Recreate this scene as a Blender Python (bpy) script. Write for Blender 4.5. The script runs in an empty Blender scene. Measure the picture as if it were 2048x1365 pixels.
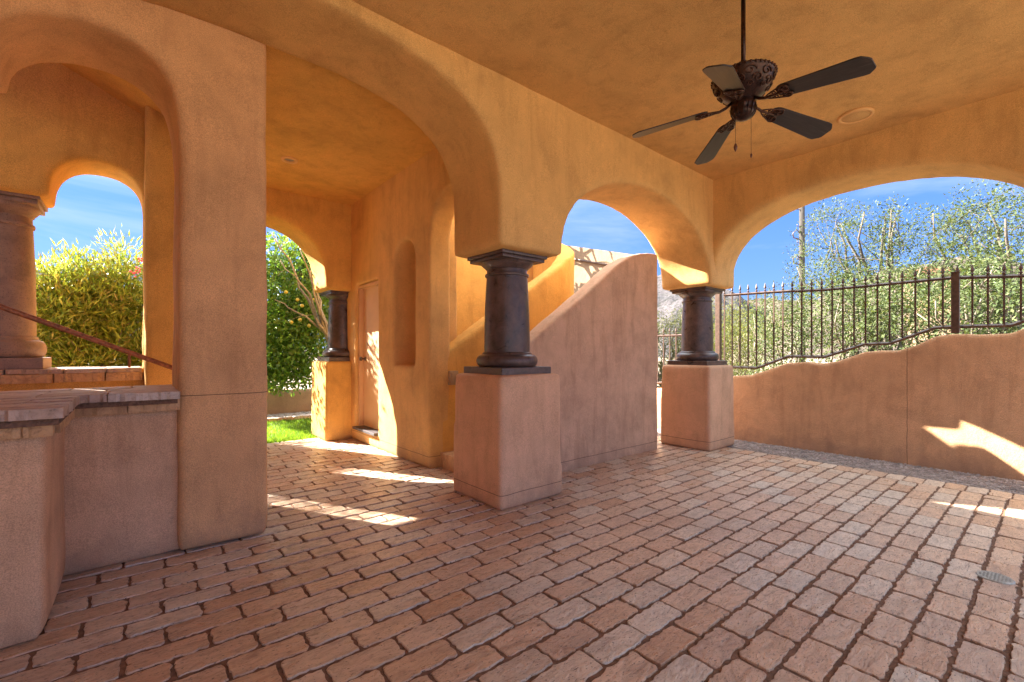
import bpy, bmesh, math, random
import numpy as np
from mathutils import Vector, Matrix, noise
random.seed(7); rng = np.random.default_rng(7)
S = bpy.context.scene; C = S.collection
R = math.radians
H = 1.22                                   # eye height
FW = (0.6387, 0.7694); RT = (0.7694, -0.6387); F = 910.0

def at(px, py, axis, val):
    """measured photo point -> real point on the plane axis = val"""
    a = (px-1024)/F; b = (705-py)/F
    d = (FW[0]+RT[0]*a, FW[1]+RT[1]*a, b)
    t = (val-(H if axis == 2 else 0))/d[axis]
    return Vector((d[0]*t, d[1]*t, H+d[2]*t))

# ------------------------------------------------------------------ tags
def tag(o, label=None, cat=None, group=None, kind=None):
    if label: o['label'] = label
    if cat: o['category'] = cat
    if group: o['group'] = group
    if kind: o['kind'] = kind
    return o
def link(name, me, mat=None, parent=None, smooth=True):
    o = bpy.data.objects.new(name, me); C.objects.link(o)
    if mat: me.materials.clear(); me.materials.append(mat)
    if smooth: me.shade_smooth()
    if parent: o.parent = parent
    return o
def empty(name, loc=(0,0,0), rz=0):
    o = bpy.data.objects.new(name, None); C.objects.link(o); o.location = loc
    o.rotation_euler = (0,0,rz); o.empty_display_size = .1
    return o
def bmobj(name, bm, mat, parent=None, smooth=True, off=None):
    if off is not None: bmesh.ops.translate(bm, verts=bm.verts, vec=-Vector(off))
    bmesh.ops.recalc_face_normals(bm, faces=bm.faces)
    me = bpy.data.meshes.new(name); bm.to_mesh(me); bm.free()
    o = link(name, me, mat, parent, smooth)
    return o
def local(o, thing_loc):
    """geometry was built in world space: shift into the parent's frame"""
    o.data.transform(Matrix.Translation(-Vector(thing_loc)))
    return o

# ------------------------------------------------------------------ materials
def nodes(name):
    m = bpy.data.materials.new(name); m.use_nodes = True
    nt = m.node_tree; b = nt.nodes['Principled BSDF']
    return m, nt, b
def N(nt, t, **k):
    n = nt.nodes.new(t)
    for a, v in k.items():
        if a in n.inputs.keys(): n.inputs[a].default_value = v
        else: setattr(n, a, v)
    return n
def noise_tex(nt, vec, scale, detail=4, rough=.55, dist=0):
    n = N(nt, 'ShaderNodeTexNoise'); n.inputs['Scale'].default_value = scale
    n.inputs['Detail'].default_value = detail; n.inputs['Roughness'].default_value = rough
    n.inputs['Distortion'].default_value = dist
    nt.links.new(vec, n.inputs['Vector']); return n.outputs['Fac']
def ramp(nt, fac, stops):
    r = nt.nodes.new('ShaderNodeValToRGB'); e = r.color_ramp.elements
    while len(e) < len(stops): e.new(.5)
    for q, (p, c) in zip(e, stops): q.position = p; q.color = (*c, 1) if len(c) == 3 else c
    nt.links.new(fac, r.inputs['Fac']); return r.outputs['Color']
def mix(nt, f, a, b, mode='MIX'):
    n = nt.nodes.new('ShaderNodeMix'); n.data_type = 'RGBA'; n.blend_type = mode
    for s, v in (('Factor', f), ('A', a), ('B', b)):
        i = [q for q in n.inputs if q.name == s and (q.type == ('VALUE' if s == 'Factor' else 'RGBA'))][0]
        if hasattr(v, 'is_output') or isinstance(v, bpy.types.NodeSocket): nt.links.new(v, i)
        else: i.default_value = v if s == 'Factor' else (*v, 1)
    return [q for q in n.outputs if q.type == 'RGBA'][0]
def math_(nt, op, a, b=None, c=None):
    n = nt.nodes.new('ShaderNodeMath'); n.operation = op
    for i, v in enumerate((a, b, c)):
        if v is None: continue
        if isinstance(v, bpy.types.NodeSocket): nt.links.new(v, n.inputs[i])
        else: n.inputs[i].default_value = v
    return n.outputs[0]
def bump(nt, b, h, strength, dist=.01, prev=None):
    n = nt.nodes.new('ShaderNodeBump'); n.inputs['Strength'].default_value = strength
    n.inputs['Distance'].default_value = dist
    nt.links.new(h, n.inputs['Height'])
    if prev: nt.links.new(prev, n.inputs['Normal'])
    nt.links.new(n.outputs[0], b.inputs['Normal']); return n.outputs[0]

def stucco(name, col=(.82,.50,.185), grooves=(), grain=1.0, dirt=.25):
    m, nt, b = nodes(name)
    pos = nt.nodes.new('ShaderNodeNewGeometry').outputs['Position']
    n1 = noise_tex(nt, pos, 1.7, 6, .62, .4); n2 = noise_tex(nt, pos, 6.0, 5, .6)
    dk = tuple(c*.74 for c in col); lt = tuple(min(1, c*1.12) for c in col)
    base = ramp(nt, n1, [(.28, dk), (.5, col), (.75, lt)])
    base = mix(nt, dirt, base, ramp(nt, n2, [(.3, tuple(c*.62 for c in col)), (.62, col)]))
    g = noise_tex(nt, pos, 210, 3, .7); g2 = noise_tex(nt, pos, 75, 3, .6)
    base = mix(nt, .55, base, ramp(nt, g, [(.36, (.40,.36,.33)), (.60, (1,1,1))]), 'MULTIPLY')
    mpv = nt.nodes.new('ShaderNodeMapping'); mpv.inputs['Scale'].default_value = (1,1,.16); nt.links.new(pos, mpv.inputs[0])
    ns = noise_tex(nt, mpv.outputs[0], 7, 6, .7, .5)
    base = mix(nt, dirt*1.1, base, ramp(nt, ns, [(.34,(.60,.52,.47)), (.5,(1,1,1)), (.68,(1.08,1.07,1.06))]), 'MULTIPLY')
    sep = nt.nodes.new('ShaderNodeSeparateXYZ'); nt.links.new(pos, sep.inputs[0])
    hgt = math_(nt, 'ADD', g, math_(nt, 'MULTIPLY', g2, 1.6))
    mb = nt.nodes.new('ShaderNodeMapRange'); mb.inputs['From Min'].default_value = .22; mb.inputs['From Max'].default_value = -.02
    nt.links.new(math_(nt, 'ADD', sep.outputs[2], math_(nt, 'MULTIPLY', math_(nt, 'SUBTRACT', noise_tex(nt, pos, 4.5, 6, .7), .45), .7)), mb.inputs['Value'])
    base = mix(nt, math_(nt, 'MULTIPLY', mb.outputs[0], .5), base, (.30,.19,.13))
    for ax, v in grooves:
        w = noise_tex(nt, pos, 5, 2); 
        d = math_(nt, 'ABSOLUTE', math_(nt, 'SUBTRACT', math_(nt, 'ADD', sep.outputs[ax], math_(nt, 'MULTIPLY', math_(nt,'SUBTRACT',w,.5), .012)), v))
        k = math_(nt, 'LESS_THAN', d, .0026)
        base = mix(nt, math_(nt, 'MULTIPLY', k, .8), base, (.07,.035,.02))
    nt.links.new(base, b.inputs['Base Color']); b.inputs['Roughness'].default_value = .92
    b.inputs['Specular IOR Level'].default_value = .25
    p = bump(nt, b, hgt, .5*grain, .004)
    bump(nt, b, n2, .4, .02, p)
    return m
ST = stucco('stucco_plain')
ST_PED = stucco('stucco_pedestal', (.84,.52,.32), grooves=((2,.115),))  # pinker for the low parts: bluish sky light put into the colour
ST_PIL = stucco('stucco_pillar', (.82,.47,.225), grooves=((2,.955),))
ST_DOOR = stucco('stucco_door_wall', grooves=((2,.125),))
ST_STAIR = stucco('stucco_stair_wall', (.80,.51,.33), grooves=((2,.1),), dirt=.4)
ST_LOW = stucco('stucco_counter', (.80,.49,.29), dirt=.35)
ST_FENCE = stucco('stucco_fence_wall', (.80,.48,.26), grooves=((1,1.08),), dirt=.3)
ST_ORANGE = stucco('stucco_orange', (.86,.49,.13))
ST_PALE = stucco('stucco_pale', (.36,.25,.16))

def stone_mat(name, c1, c2, rough=.4, scale=9):
    m, nt, b = nodes(name)
    pos = nt.nodes.new('ShaderNodeNewGeometry').outputs['Position']
    n = noise_tex(nt, pos, scale, 8, .68, .6)
    col = ramp(nt, n, [(.3, c1), (.7, c2)])
    n3 = noise_tex(nt, pos, 130, 2, .6)
    col = mix(nt, .8, col, ramp(nt, n3, [(.3,(.35,.35,.35)), (.42,(1,1,1))]), 'MULTIPLY')
    nt.links.new(col, b.inputs['Base Color'])
    r = ramp(nt, n, [(.3,(rough-.1,)*3), (.7,(rough+.18,)*3)]); nt.links.new(r, b.inputs['Roughness'])
    p = bump(nt, b, n3, .35, .004); bump(nt, b, n, .3, .01, p)
    return m
CANT = stone_mat('dark_cantera_stone', (.036,.024,.022), (.15,.098,.085), .32)
CANT_L = stone_mat('rosy_cantera_stone', (.20,.125,.10), (.36,.235,.19), .55)

def paver_mat(name, cols, rough=.28, pit=.8, dark=1.0):
    m, nt, b = nodes(name)
    geo = nt.nodes.new('ShaderNodeNewGeometry'); pos = geo.outputs['Position']
    base = ramp(nt, geo.outputs['Random Per Island'], [(i/(len(cols)-1), c) for i, c in enumerate(cols)])
    mp = nt.nodes.new('ShaderNodeMapping'); mp.inputs['Rotation'].default_value = (0,0,.35)
    mp.inputs['Scale'].default_value = (1,2.6,1); nt.links.new(pos, mp.inputs['Vector'])
    comb = nt.nodes.new('ShaderNodeVectorMath'); comb.operation = 'ADD'
    nt.links.new(mp.outputs[0], comb.inputs[0])
    vm = nt.nodes.new('ShaderNodeVectorMath'); vm.operation = 'SCALE'; vm.inputs[0].default_value = (31,17,53)
    nt.links.new(geo.outputs['Random Per Island'], vm.inputs['Scale']); nt.links.new(vm.outputs[0], comb.inputs[1])
    v = comb.outputs[0]
    n1 = noise_tex(nt, v, 9, 7, .66, .8); n2 = noise_tex(nt, v, 60, 3, .6, .3); n4 = noise_tex(nt, pos, .9, 4, .6)
    base = mix(nt, .62, base, ramp(nt, n1, [(.3,(.42,.35,.32)), (.52,(.95,.93,.9)), (.75,(1.2,1.17,1.12))]), 'MULTIPLY')
    base = mix(nt, .6, base, ramp(nt, n4, [(.3,(.68,.62,.6)), (.6,(1,1,1))]), 'MULTIPLY')
    pits = ramp(nt, n2, [(.33,(0,0,0)), (.39,(1,1,1))])
    base = mix(nt, pit, base, pits, 'MULTIPLY')
    n5 = noise_tex(nt, v, 17, 5, .75, 1.6)
    base = mix(nt, .55, base, ramp(nt, n5, [(.36,(.45,.38,.34)), (.47,(1,1,1)), (.62,(1,1,1)), (.72,(1.2,1.17,1.12))]), 'MULTIPLY')
    nt.links.new(base, b.inputs['Base Color'])
    nt.links.new(ramp(nt, n1, [(.3,(rough+.2,)*3), (.7,(rough-.06,)*3)]), b.inputs['Roughness'])
    b.inputs['Specular IOR Level'].default_value = .95
    p = bump(nt, b, pits, .55, .004); bump(nt, b, n1, .8, .014, p)
    return m
PAV = paver_mat('travertine_paver', [(.68,.45,.30),(.70,.52,.38),(.60,.37,.23),(.71,.57,.44),(.64,.41,.26),(.64,.54,.44),(.73,.61,.49),(.57,.36,.24)])
CAPM = paver_mat('flagstone_cap', [(.56,.38,.27),(.62,.50,.40),(.48,.30,.20),(.64,.54,.45)], .45, .3)
APR = paver_mat('flagstone_apron', [(.62,.34,.14),(.70,.42,.20),(.52,.28,.12)], .7, .25)

def simple(name, col, rough=.6, metal=0, nscale=None, amp=.3, bmp=0, spec=.5):
    m, nt, b = nodes(name)
    b.inputs['Roughness'].default_value = rough; b.inputs['Metallic'].default_value = metal
    b.inputs['Specular IOR Level'].default_value = spec
    if nscale:
        pos = nt.nodes.new('ShaderNodeNewGeometry').outputs['Position']
        n = noise_tex(nt, pos, nscale, 6, .62)
        c = ramp(nt, n, [(.3, tuple(q*(1-amp) for q in col)), (.7, tuple(min(1, q*(1+amp)) for q in col))])
        nt.links.new(c, b.inputs['Base Color'])
        if bmp: bump(nt, b, n, bmp, .02)
    else: b.inputs['Base Color'].default_value = (*col, 1)
    return m
GROUT = simple('joint_sand', (.17,.09,.055), .95, nscale=40, amp=.5, bmp=.6)
IRON = simple('bronze_painted_iron', (.10,.06,.045), .45, .3, 30, .35)
RUSTRAIL = simple('rusty_handrail', (.36,.14,.07), .5, .4, 50, .5, .3)
SOIL = simple('desert_soil', (.27,.20,.14), .95, nscale=1.4, amp=.35, bmp=.3)
GRAVBED = simple('decomposed_granite', (.27,.22,.19), .95, nscale=28, amp=.5, bmp=.7)
PEBBLE = simple('granite_pebble', (.36,.31,.28), .85, nscale=9, amp=.5)
BARK = simple('pale_bark', (.24,.20,.15), .85, nscale=14, amp=.4, bmp=.5)
BARKD = simple('grey_bark', (.095,.078,.06), .85, nscale=14, amp=.4, bmp=.5)
DOORM = simple('door_paint', (.68,.45,.24), .55, nscale=3, amp=.08)
DOORF = simple('door_frame_paint', (.62,.37,.18), .6, nscale=3, amp=.08)
BRASS = simple('aged_knob', (.13,.10,.075), .3, .9)
THRESH = simple('dark_threshold', (.08,.07,.075), .5, .2)
PLATE = simple('painted_cover_plate', (.42,.30,.17), .5, 0, 8, .1)
LIGHTTRIM = simple('painted_trim_ring', (.74,.44,.17), .6)
LENS = simple('recessed_lamp_glass', (.40,.33,.26), .35)
GRILLE = simple('speaker_grille', (.62,.38,.14), .7, 0, 300, .3)
DRAIN = simple('drain_cover_metal', (.34,.33,.30), .5, .5, 60, .3)
LEMON = simple('yellow_fruit', (.50,.40,.06), .5)
TILE = simple('red_roof_tile', (.22,.09,.055), .8, 0, 12, .3)
POLE = simple('weathered_pole', (.035,.028,.023), .9, 0, 5, .3)
SAG = simple('cactus_skin', (.14,.20,.08), .7, 0, 6, .25)
FLOWER = simple('pink_flower', (.6,.07,.14), .6)

def fan_motor_mat():
    m, nt, b = nodes('oil_rubbed_bronze')
    pos = nt.nodes.new('ShaderNodeNewGeometry').outputs['Position']
    n = noise_tex(nt, pos, 70, 5, .6)
    nt.links.new(ramp(nt, n, [(.35,(.012,.007,.006)), (.7,(.075,.03,.018))]), b.inputs['Base Color'])
    b.inputs['Roughness'].default_value = .3; b.inputs['Metallic'].default_value = .55
    bump(nt, b, n, .3, .004); return m
BRONZE = fan_motor_mat()
BRONZE_HI = simple('rubbed_bronze_relief', (.075,.034,.022), .3, .7, 90, .5)
def blade_mat():
    m, nt, b = nodes('dark_wood_blade')
    tc = nt.nodes.new('ShaderNodeTexCoord').outputs['Object']
    mp = nt.nodes.new('ShaderNodeMapping'); mp.inputs['Scale'].default_value = (2.2,34,34); nt.links.new(tc, mp.inputs[0])
    n = noise_tex(nt, mp.outputs[0], 1.6, 6, .65, 1.6)
    nt.links.new(ramp(nt, n, [(.3,(.012,.009,.008)), (.55,(.03,.024,.021)), (.75,(.07,.057,.05))]), b.inputs['Base Color'])
    b.inputs['Roughness'].default_value = .33; bump(nt, b, n, .25, .003); return m
BLADE = blade_mat()

def leaf_mat(name, cols, trans=.45, rough=.45):
    m, nt, b = nodes(name)
    geo = nt.nodes.new('ShaderNodeNewGeometry')
    c = ramp(nt, geo.outputs['Random Per Island'], [(i/(len(cols)-1), q) for i, q in enumerate(cols)])
    n = noise_tex(nt, geo.outputs['Position'], 2.2, 3)
    c = mix(nt, .6, c, ramp(nt, n, [(.35,(.62,.66,.6)), (.65,(1.2,1.15,1.0))]), 'MULTIPLY')
    nt.links.new(c, b.inputs['Base Color']); b.inputs['Roughness'].default_value = rough
    tr = nt.nodes.new('ShaderNodeBsdfTranslucent'); ms = nt.nodes.new('ShaderNodeMixShader')
    c2 = mix(nt, .7, c, (1.35,1.25,.55), 'MULTIPLY'); nt.links.new(c2, tr.inputs['Color'])
    ms.inputs[0].default_value = trans
    nt.links.new(b.outputs[0], ms.inputs[1]); nt.links.new(tr.outputs[0], ms.inputs[2])
    nt.links.new(ms.outputs[0], nt.nodes['Material Output'].inputs['Surface']); return m
OLEA = leaf_mat('oleander_leaf', [(.08,.14,.025),(.19,.25,.035),(.28,.32,.05),(.13,.19,.03),(.38,.36,.09),(.22,.18,.07)], .5)
CITR = leaf_mat('citrus_leaf', [(.055,.13,.02),(.11,.22,.03),(.18,.30,.045),(.08,.16,.02),(.26,.34,.08)], .45, .35)
MESQ = leaf_mat('mesquite_leaf', [(.06,.095,.03),(.085,.125,.04),(.12,.15,.055),(.045,.075,.022),(.16,.175,.075)], .35, .75)
PALO = leaf_mat('palo_verde_leaf', [(.10,.13,.028),(.14,.155,.035),(.17,.175,.045),(.12,.135,.03)], .35, .75)
GRASS = leaf_mat('grass_blade', [(.10,.22,.02),(.18,.32,.03),(.26,.38,.05)], .5)

# ------------------------------------------------------------------ geometry helpers
def box(bm, x0,x1,y0,y1,z0,z1, bev=0):
    r = bmesh.ops.create_cube(bm, size=1)
    for v in r['verts']:
        v.co = Vector((x0+(v.co.x+.5)*(x1-x0), y0+(v.co.y+.5)*(y1-y0), z0+(v.co.z+.5)*(z1-z0)))
    if bev:
        es = list({e for v in r['verts'] for e in v.link_edges})
        bmesh.ops.bevel(bm, geom=es, offset=bev, segments=2, affect='EDGES', profile=.5)
def prism(bm, pts, axis, a, b):
    """closed 2D outline extruded along axis from a to b; pts=(u,z)"""
    def co(u, z, t): return (u, t, z) if axis == 1 else ((t, u, z) if axis == 0 else (u, z, t))
    v0 = [bm.verts.new(co(u, z, a)) for u, z in pts]; v1 = [bm.verts.new(co(u, z, b)) for u, z in pts]
    bm.faces.new(v0); bm.faces.new(v1[::-1]); n = len(pts)
    for i in range(n): bm.faces.new((v0[i], v1[i], v1[(i+1) % n], v0[(i+1) % n]))
def arch(c, hw, zs, crown, n=2.0, k=28, rev=False):
    """arch points from right spring (c+hw) over the crown to the left spring"""
    out = []
    for i in range(k+1):
        t = math.pi*i/k; cx = math.cos(t); sx = math.sin(t)
        out.append((c+hw*math.copysign(abs(cx)**(2/n), cx), zs+(crown-zs)*abs(sx)**(2/n)))
    return out[::-1] if rev else out
def lathe(bm, prof, c, seg=48):
    rings = []
    for r, z in prof:
        rings.append([bm.verts.new((c[0]+r*math.cos(2*math.pi*i/seg), c[1]+r*math.sin(2*math.pi*i/seg), c[2]+z)) for i in range(seg)])
    for a, b in zip(rings, rings[1:]):
        for i in range(seg): bm.faces.new((a[i], a[(i+1)%seg], b[(i+1)%seg], b[i]))
    bm.faces.new(rings[0][::-1]); bm.faces.new(rings[-1])
def tube(bm, pts, r, seg=8, taper=None):
    pts = [Vector(p) for p in pts]; rings = []; up = Vector((.13,.21,1)).normalized()
    for i, p in enumerate(pts):
        t = (pts[min(i+1, len(pts)-1)]-pts[max(i-1, 0)]).normalized()
        a = t.cross(up); a = a.normalized() if a.length > 1e-4 else t.cross(Vector((1,0,0))).normalized(); b = t.cross(a)
        rr = r if taper is None else r*(1+(taper-1)*i/(len(pts)-1))
        rings.append([bm.verts.new(p+rr*(math.cos(2*math.pi*k/seg)*a+math.sin(2*math.pi*k/seg)*b)) for k in range(seg)])
    for q, w in zip(rings, rings[1:]):
        for i in range(seg): bm.faces.new((q[i], q[(i+1)%seg], w[(i+1)%seg], w[i]))
    bm.faces.new(rings[0][::-1]); bm.faces.new(rings[-1])

tex = bpy.data.textures.new('hand_trowel', 'CLOUDS'); tex.noise_scale = .55; tex.noise_depth = 2
def adobe(name, bm, mat, parent=None, cuts=(), voxel=.028, it=9, disp=.018, loc=None):
    """solids -> hand-rounded stucco: union, cut, voxel remesh, smooth, slight unevenness"""
    bmesh.ops.recalc_face_normals(bm, faces=bm.faces)
    me = bpy.data.meshes.new('tmp'); bm.to_mesh(me); bm.free()
    o = bpy.data.objects.new('tmp', me); C.objects.link(o)
    kill = [o]
    for cb in cuts:
        bmesh.ops.recalc_face_normals(cb, faces=cb.faces)
        cm = bpy.data.meshes.new('cut'); cb.to_mesh(cm); cb.free(); co = bpy.data.objects.new('cut', cm); C.objects.link(co); kill.append(co)
        b = o.modifiers.new('b', 'BOOLEAN'); b.operation = 'DIFFERENCE'; b.solver = 'EXACT'; b.object = co; b.use_self = True
    r = o.modifiers.new('r', 'REMESH'); r.mode = 'VOXEL'; r.voxel_size = voxel; r.use_smooth_shade = True
    s = o.modifiers.new('s', 'SMOOTH'); s.factor = .5; s.iterations = it
    if disp:
        d = o.modifiers.new('d', 'DISPLACE'); d.texture = tex; d.texture_coords = 'GLOBAL'; d.strength = disp; d.mid_level = .5
    dg = bpy.context.evaluated_depsgraph_get(); dg.update()
    m2 = bpy.data.meshes.new_from_object(o.evaluated_get(dg)); m2.name = name
    for k in kill: bpy.data.objects.remove(k)
    if loc: m2.transform(Matrix.Translation(-Vector(loc)))
    ob = link(name, m2, mat, parent)
    if loc and not parent: ob.location = loc
    return ob
def B(): return bmesh.new()

# ================================================================== SETTING
bm = B()
G = 40
for i in range(G+1):
    for j in range(G+1):
        u = (i/G*2-1); v = (j/G*2-1)
        x = math.copysign(abs(u)**3, u)*1500; y = math.copysign(abs(v)**3, v)*1500
        bm.verts.new((x, y, -.06 - (0.0)))
bm.verts.ensure_lookup_table()
for i in range(G):
    for j in range(G):
        a = i*(G+1)+j; bm.faces.new([bm.verts[q] for q in (a, a+G+1, a+G+2, a+1)])
tag(bmobj('ground', bm, SOIL), kind='structure')

# paving bed + pavers (real stones with ragged edges)
def wob_stone(V, Fc, x0,x1,y0,y1, z, h, seed, jag=.0036, tilt=.002, rd=.012):
    nx = max(4, int((x1-x0)/.016)); ny = max(3, int((y1-y0)/.016))
    pts = [(x0+(x1-x0)*i/nx, y0) for i in range(nx)]+[(x1, y0+(y1-y0)*i/ny) for i in range(ny)]
    pts += [(x1-(x1-x0)*i/nx, y1) for i in range(nx)]+[(x0, y1-(y1-y0)*i/ny) for i in range(ny)]
    cx, cy = (x0+x1)/2, (y0+y1)/2; hx, hy = (x1-x0)/2, (y1-y0)/2
    base = len(V); n = len(pts); ring = []
    tx, ty, tz = np.clip(rng.normal(0, tilt*.7, 3), -tilt, tilt)
    r_ = rng.normal(0, jag, (n, 2)); r_ = r_*.8+np.roll(r_, 1, 0)*.25
    for k, (x, y) in enumerate(pts):
        dx, dy = x-cx, y-cy
        ex = max(0, abs(dx)-(hx-rd)); ey = max(0, abs(dy)-(hy-rd))       # round the corners
        L = math.hypot(ex, ey)
        if L > rd: dx -= math.copysign(ex*(1-rd/L), dx); dy -= math.copysign(ey*(1-rd/L), dy)
        ring.append((cx+dx+r_[k,0], cy+dy+r_[k,1]))
    for lvl, (ins, dz) in enumerate(((0, -h), (0, -.0045), (.0012, -.0009), (.004, 0))):
        for (x, y) in ring:
            dx, dy = x-cx, y-cy
            fx = 1-ins/max(hx,.01); fy = 1-ins/max(hy,.01)
            zz = z+dz+tz*.6+tx*dx/hx+ty*dy/hy
            V.append((cx+dx*fx, cy+dy*fy, zz))
    for l in range(3):
        a = base+l*n; b = a+n
        for k in range(n): Fc.append((a+k, a+(k+1)%n, b+(k+1)%n, b+k))
    Fc.append(tuple(base+3*n+k for k in range(n)))
def stones(name, V, Fc, mat, parent=None):
    me = bpy.data.meshes.new(name); me.from_pydata(V, [], Fc); me.update()
    o = link(name, me, mat, parent, False); return o
V, Fc = [], []
cw, cl = .1415, .287; g = .0074
y = -3.04+.1415*.0; row = 0
y0 = .133 - 23*cw
def edge_y(x): return 6.62+.10*math.sin(x*1.1)
while y0 < 6.75:
    off = (row % 2)*cl/2 + rng.normal(0, .012)
    x = -3.0+off+.113
    xe = 5.62
    while x < xe-.05:
        L = cl+rng.normal(0, .004)
        x1 = min(x+L, xe)
        if xe-x1 < .09: x1 = xe
        if y0+cw < edge_y(x)+.14:
            wob_stone(V, Fc, x+g, x1-g, y0+g*1.2, y0+cw-g*1.2, 0, .045, row)
        x = x1
    row += 1; y0 += cw
y0 = -3.0
while y0 < 6.5:                               # soldier border along the gravel
    wob_stone(V, Fc, 5.63, 5.86, y0+g, y0+cw-g*.6, 0, .045, 0); y0 += cw
tag(stones('paving', V, Fc, PAV), kind='structure')
bm = B(); box(bm, -3.1, 5.87, -3.2, 6.74, -.07, -.0068)
tag(bmobj('paving_bed', bm, GROUT, smooth=False), kind='structure')
bm = B(); box(bm, 5.87, 7.2, -4, 9, -.055, -.022)
tag(bmobj('gravel_strip', bm, GRAVBED, smooth=False), kind='structure')
# gravel pebbles
V, Fc = [], []
ico = bmesh.new(); bmesh.ops.create_icosphere(ico, subdivisions=1, radius=1)
iv = np.array([v.co[:] for v in ico.verts]); ifc = [[v.index for v in f.verts] for f in ico.faces]; ico.free()
def pebbles(n, fx, smin, smax):
    for k in range(n):
        c = fx(); s = rng.uniform(smin, smax)*np.array([1, rng.uniform(.6,1), rng.uniform(.4,.7)])
        a = rng.uniform(0, 6.28); ca, sa = math.cos(a), math.sin(a)
        q = iv*s*rng.uniform(.8,1.15,(len(iv),1)); q = np.stack([q[:,0]*ca-q[:,1]*sa, q[:,0]*sa+q[:,1]*ca, q[:,2]], 1)+c
        b = len(V); V.extend(map(tuple, q)); Fc.extend([tuple(b+i for i in f) for f in ifc])
pebbles(5200, lambda: np.array([rng.uniform(5.89, 6.62), rng.uniform(-.6, 3.6), -.018]), .006, .016)
pebbles(900, lambda: np.array([rng.uniform(5.2, 6.6), rng.uniform(3.6, 6.5), -.02]), .008, .02)
tag(stones('gravel', V, Fc, PEBBLE), kind='stuff')

# ================================================================== STUCCO WALLS
CEIL = 3.34
# arcade wall over the centre column
bm = B()
pts = [(-3.0, 3.6), (-3.0, 2.05), (-.85, 2.05)]
pts += arch(.65, 1.5, 2.36, 3.27, 2.8, 40, rev=True)
pts += [(2.15, 2.05), (2.85, 2.05)]
pts += arch(4.135, 1.285, 2.13, 2.93, 2.0, 36, rev=True)
pts += [(5.42, 2.05), (6.10, 2.05), (6.10, 3.6)]
prism(bm, pts, 1, 2.73, 3.43)
tag(adobe('arcade_wall', bm, ST, voxel=.026, it=22), 'tan stucco arcade wall with a wide low arch and a smaller arch, carried by the stone column in the middle', 'wall')
# wall with the wide arch toward the fence
bm = B()
pts = [(3.40, 3.6), (3.40, 2.055), (2.735, 2.055)]
pts += arch(1.35, 1.385, 2.15, 2.98, 2.25, 36)
pts += [(-.035, 2.055), (-.72, 2.055), (-.72, 3.6)]
prism(bm, pts, 0, 5.49, 6.085)
tag(adobe('arcade_wall', bm, ST, voxel=.028, it=18), 'tan stucco wall above the wide arch that opens toward the iron fence', 'wall')
# far wall with the arch to the lawn
bm = B()
pts = [(.13, 3.6), (.13, 0), (.32, 0)] + arch(1.17, .85, 2.2, 2.96, 2.3, 30, rev=True) + [(2.02, 2.09), (2.60, 2.09), (2.60, 3.6)]
prism(bm, pts, 1, 6.40, 7.05)
tag(adobe('arcade_wall', bm, ST_ORANGE, voxel=.028, it=16), 'orange stucco wall above the far arch that opens onto the lawn', 'wall')
bm = B(); box(bm, .14, .44, 5.68, 6.6, 0, 3.5)  # added unseen wall, keeps stray sun off the middle pedestal
tag(adobe('stucco_wall', bm, ST_ORANGE, voxel=.035), 'short stucco return wall added unseen behind the big pillar to block sun beside the far arch', 'wall')
# outer pier beyond the far wall, added unseen to shade the door wall
bm = B()
pts = [(.45, 3.4), (.45, -.05), (1.02, -.05), (1.02, 2.3), (1.08, 2.5), (1.22, 2.66), (1.42, 2.72), (1.42, 3.4)]
prism(bm, pts, 1, 7.12, 7.5)
tag(adobe('stucco_pier', bm, ST, voxel=.04), 'unseen stucco pier added outside the far arch to shade the door wall, behind the big pillar', 'wall')
# big left pillar, small arch and low wall
cl_ = (0, 0, 0)
bm = B()
pts = [(-3.0, 3.5), (-3.0, 2.73), (-.57, 2.73), (-.565,2.82), (-.52,2.91), (-.43,2.985), (-.29,3.03), (-.14,3.04), (-.01,3.01), (.085,2.95), (.15,2.86), (.185,2.74), (.203,2.6), (.21, 2.45), (.20, 0), (.70, 0), (.69, 3.5)]
prism(bm, pts, 1, 3.385, 4.0)
bm2 = B()
lw = adobe('stucco_wall', bm, ST_PIL, voxel=.026, it=18)
tag(lw, 'big square stucco pillar with the small arch at its left', 'wall')
# low wall below the small arch (part of the same built piece)
low = empty('low_wall', (-1.4, 3.7, 0))
tag(low, 'low stucco wall capped with flagstones between the counter and the big pillar', 'wall')
bm = B(); box(bm, -3.0, .24, 3.45, 3.98, 0, .925)
adobe('wall_body', bm, ST_LOW, low, voxel=.024, loc=(-1.4,3.7,0))
def cap_row(parent, loc, x0, x1, y0, y1, z0, z1, along=0, step=.29, mat=CAPM, name='cap', jag=.004):
    V, Fc = [], []
    if along == 0:
        x = x0
        while x < x1-.04:
            e = min(x+step*rng.uniform(.85,1.12), x1)
            if x1-e < .08: e = x1
            wob_stone(V, Fc, x+.003, e-.003, y0, y1, z1, z1-z0, 0, jag, .0015, .008); x = e
    else:
        y = y0
        while y < y1-.04:
            e = min(y+step*rng.uniform(.9,1.1), y1)
            if y1-e < .04: e = y1
            wob_stone(V, Fc, x0, x1, y+.003, e-.003, z1, z1-z0, 0, jag, .0015, .008); y = e
    o = stones(name, V, Fc, mat, parent)
    o.data.transform(Matrix.Translation(-Vector(loc))); return o
L = (-1.4, 3.7, 0)
cap_row(low, L, -3.0, .215, 3.355, 3.60, .945, .99)
cap_row(low, L, -3.0, .23, 3.615, 3.83, .945, .987)
cap_row(low, L, -3.0, .23, 3.845, 4.05, .945, .989)
cap_row(low, L, -3.0, .215, 3.40, 3.47, .872, .944, name='apron', mat=APR)
bm = B(); box(bm, -3.0, .2, 3.375, 4.03, .915, .965); local(bmobj('mortar_bed', bm, GROUT, low, False), L)
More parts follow.
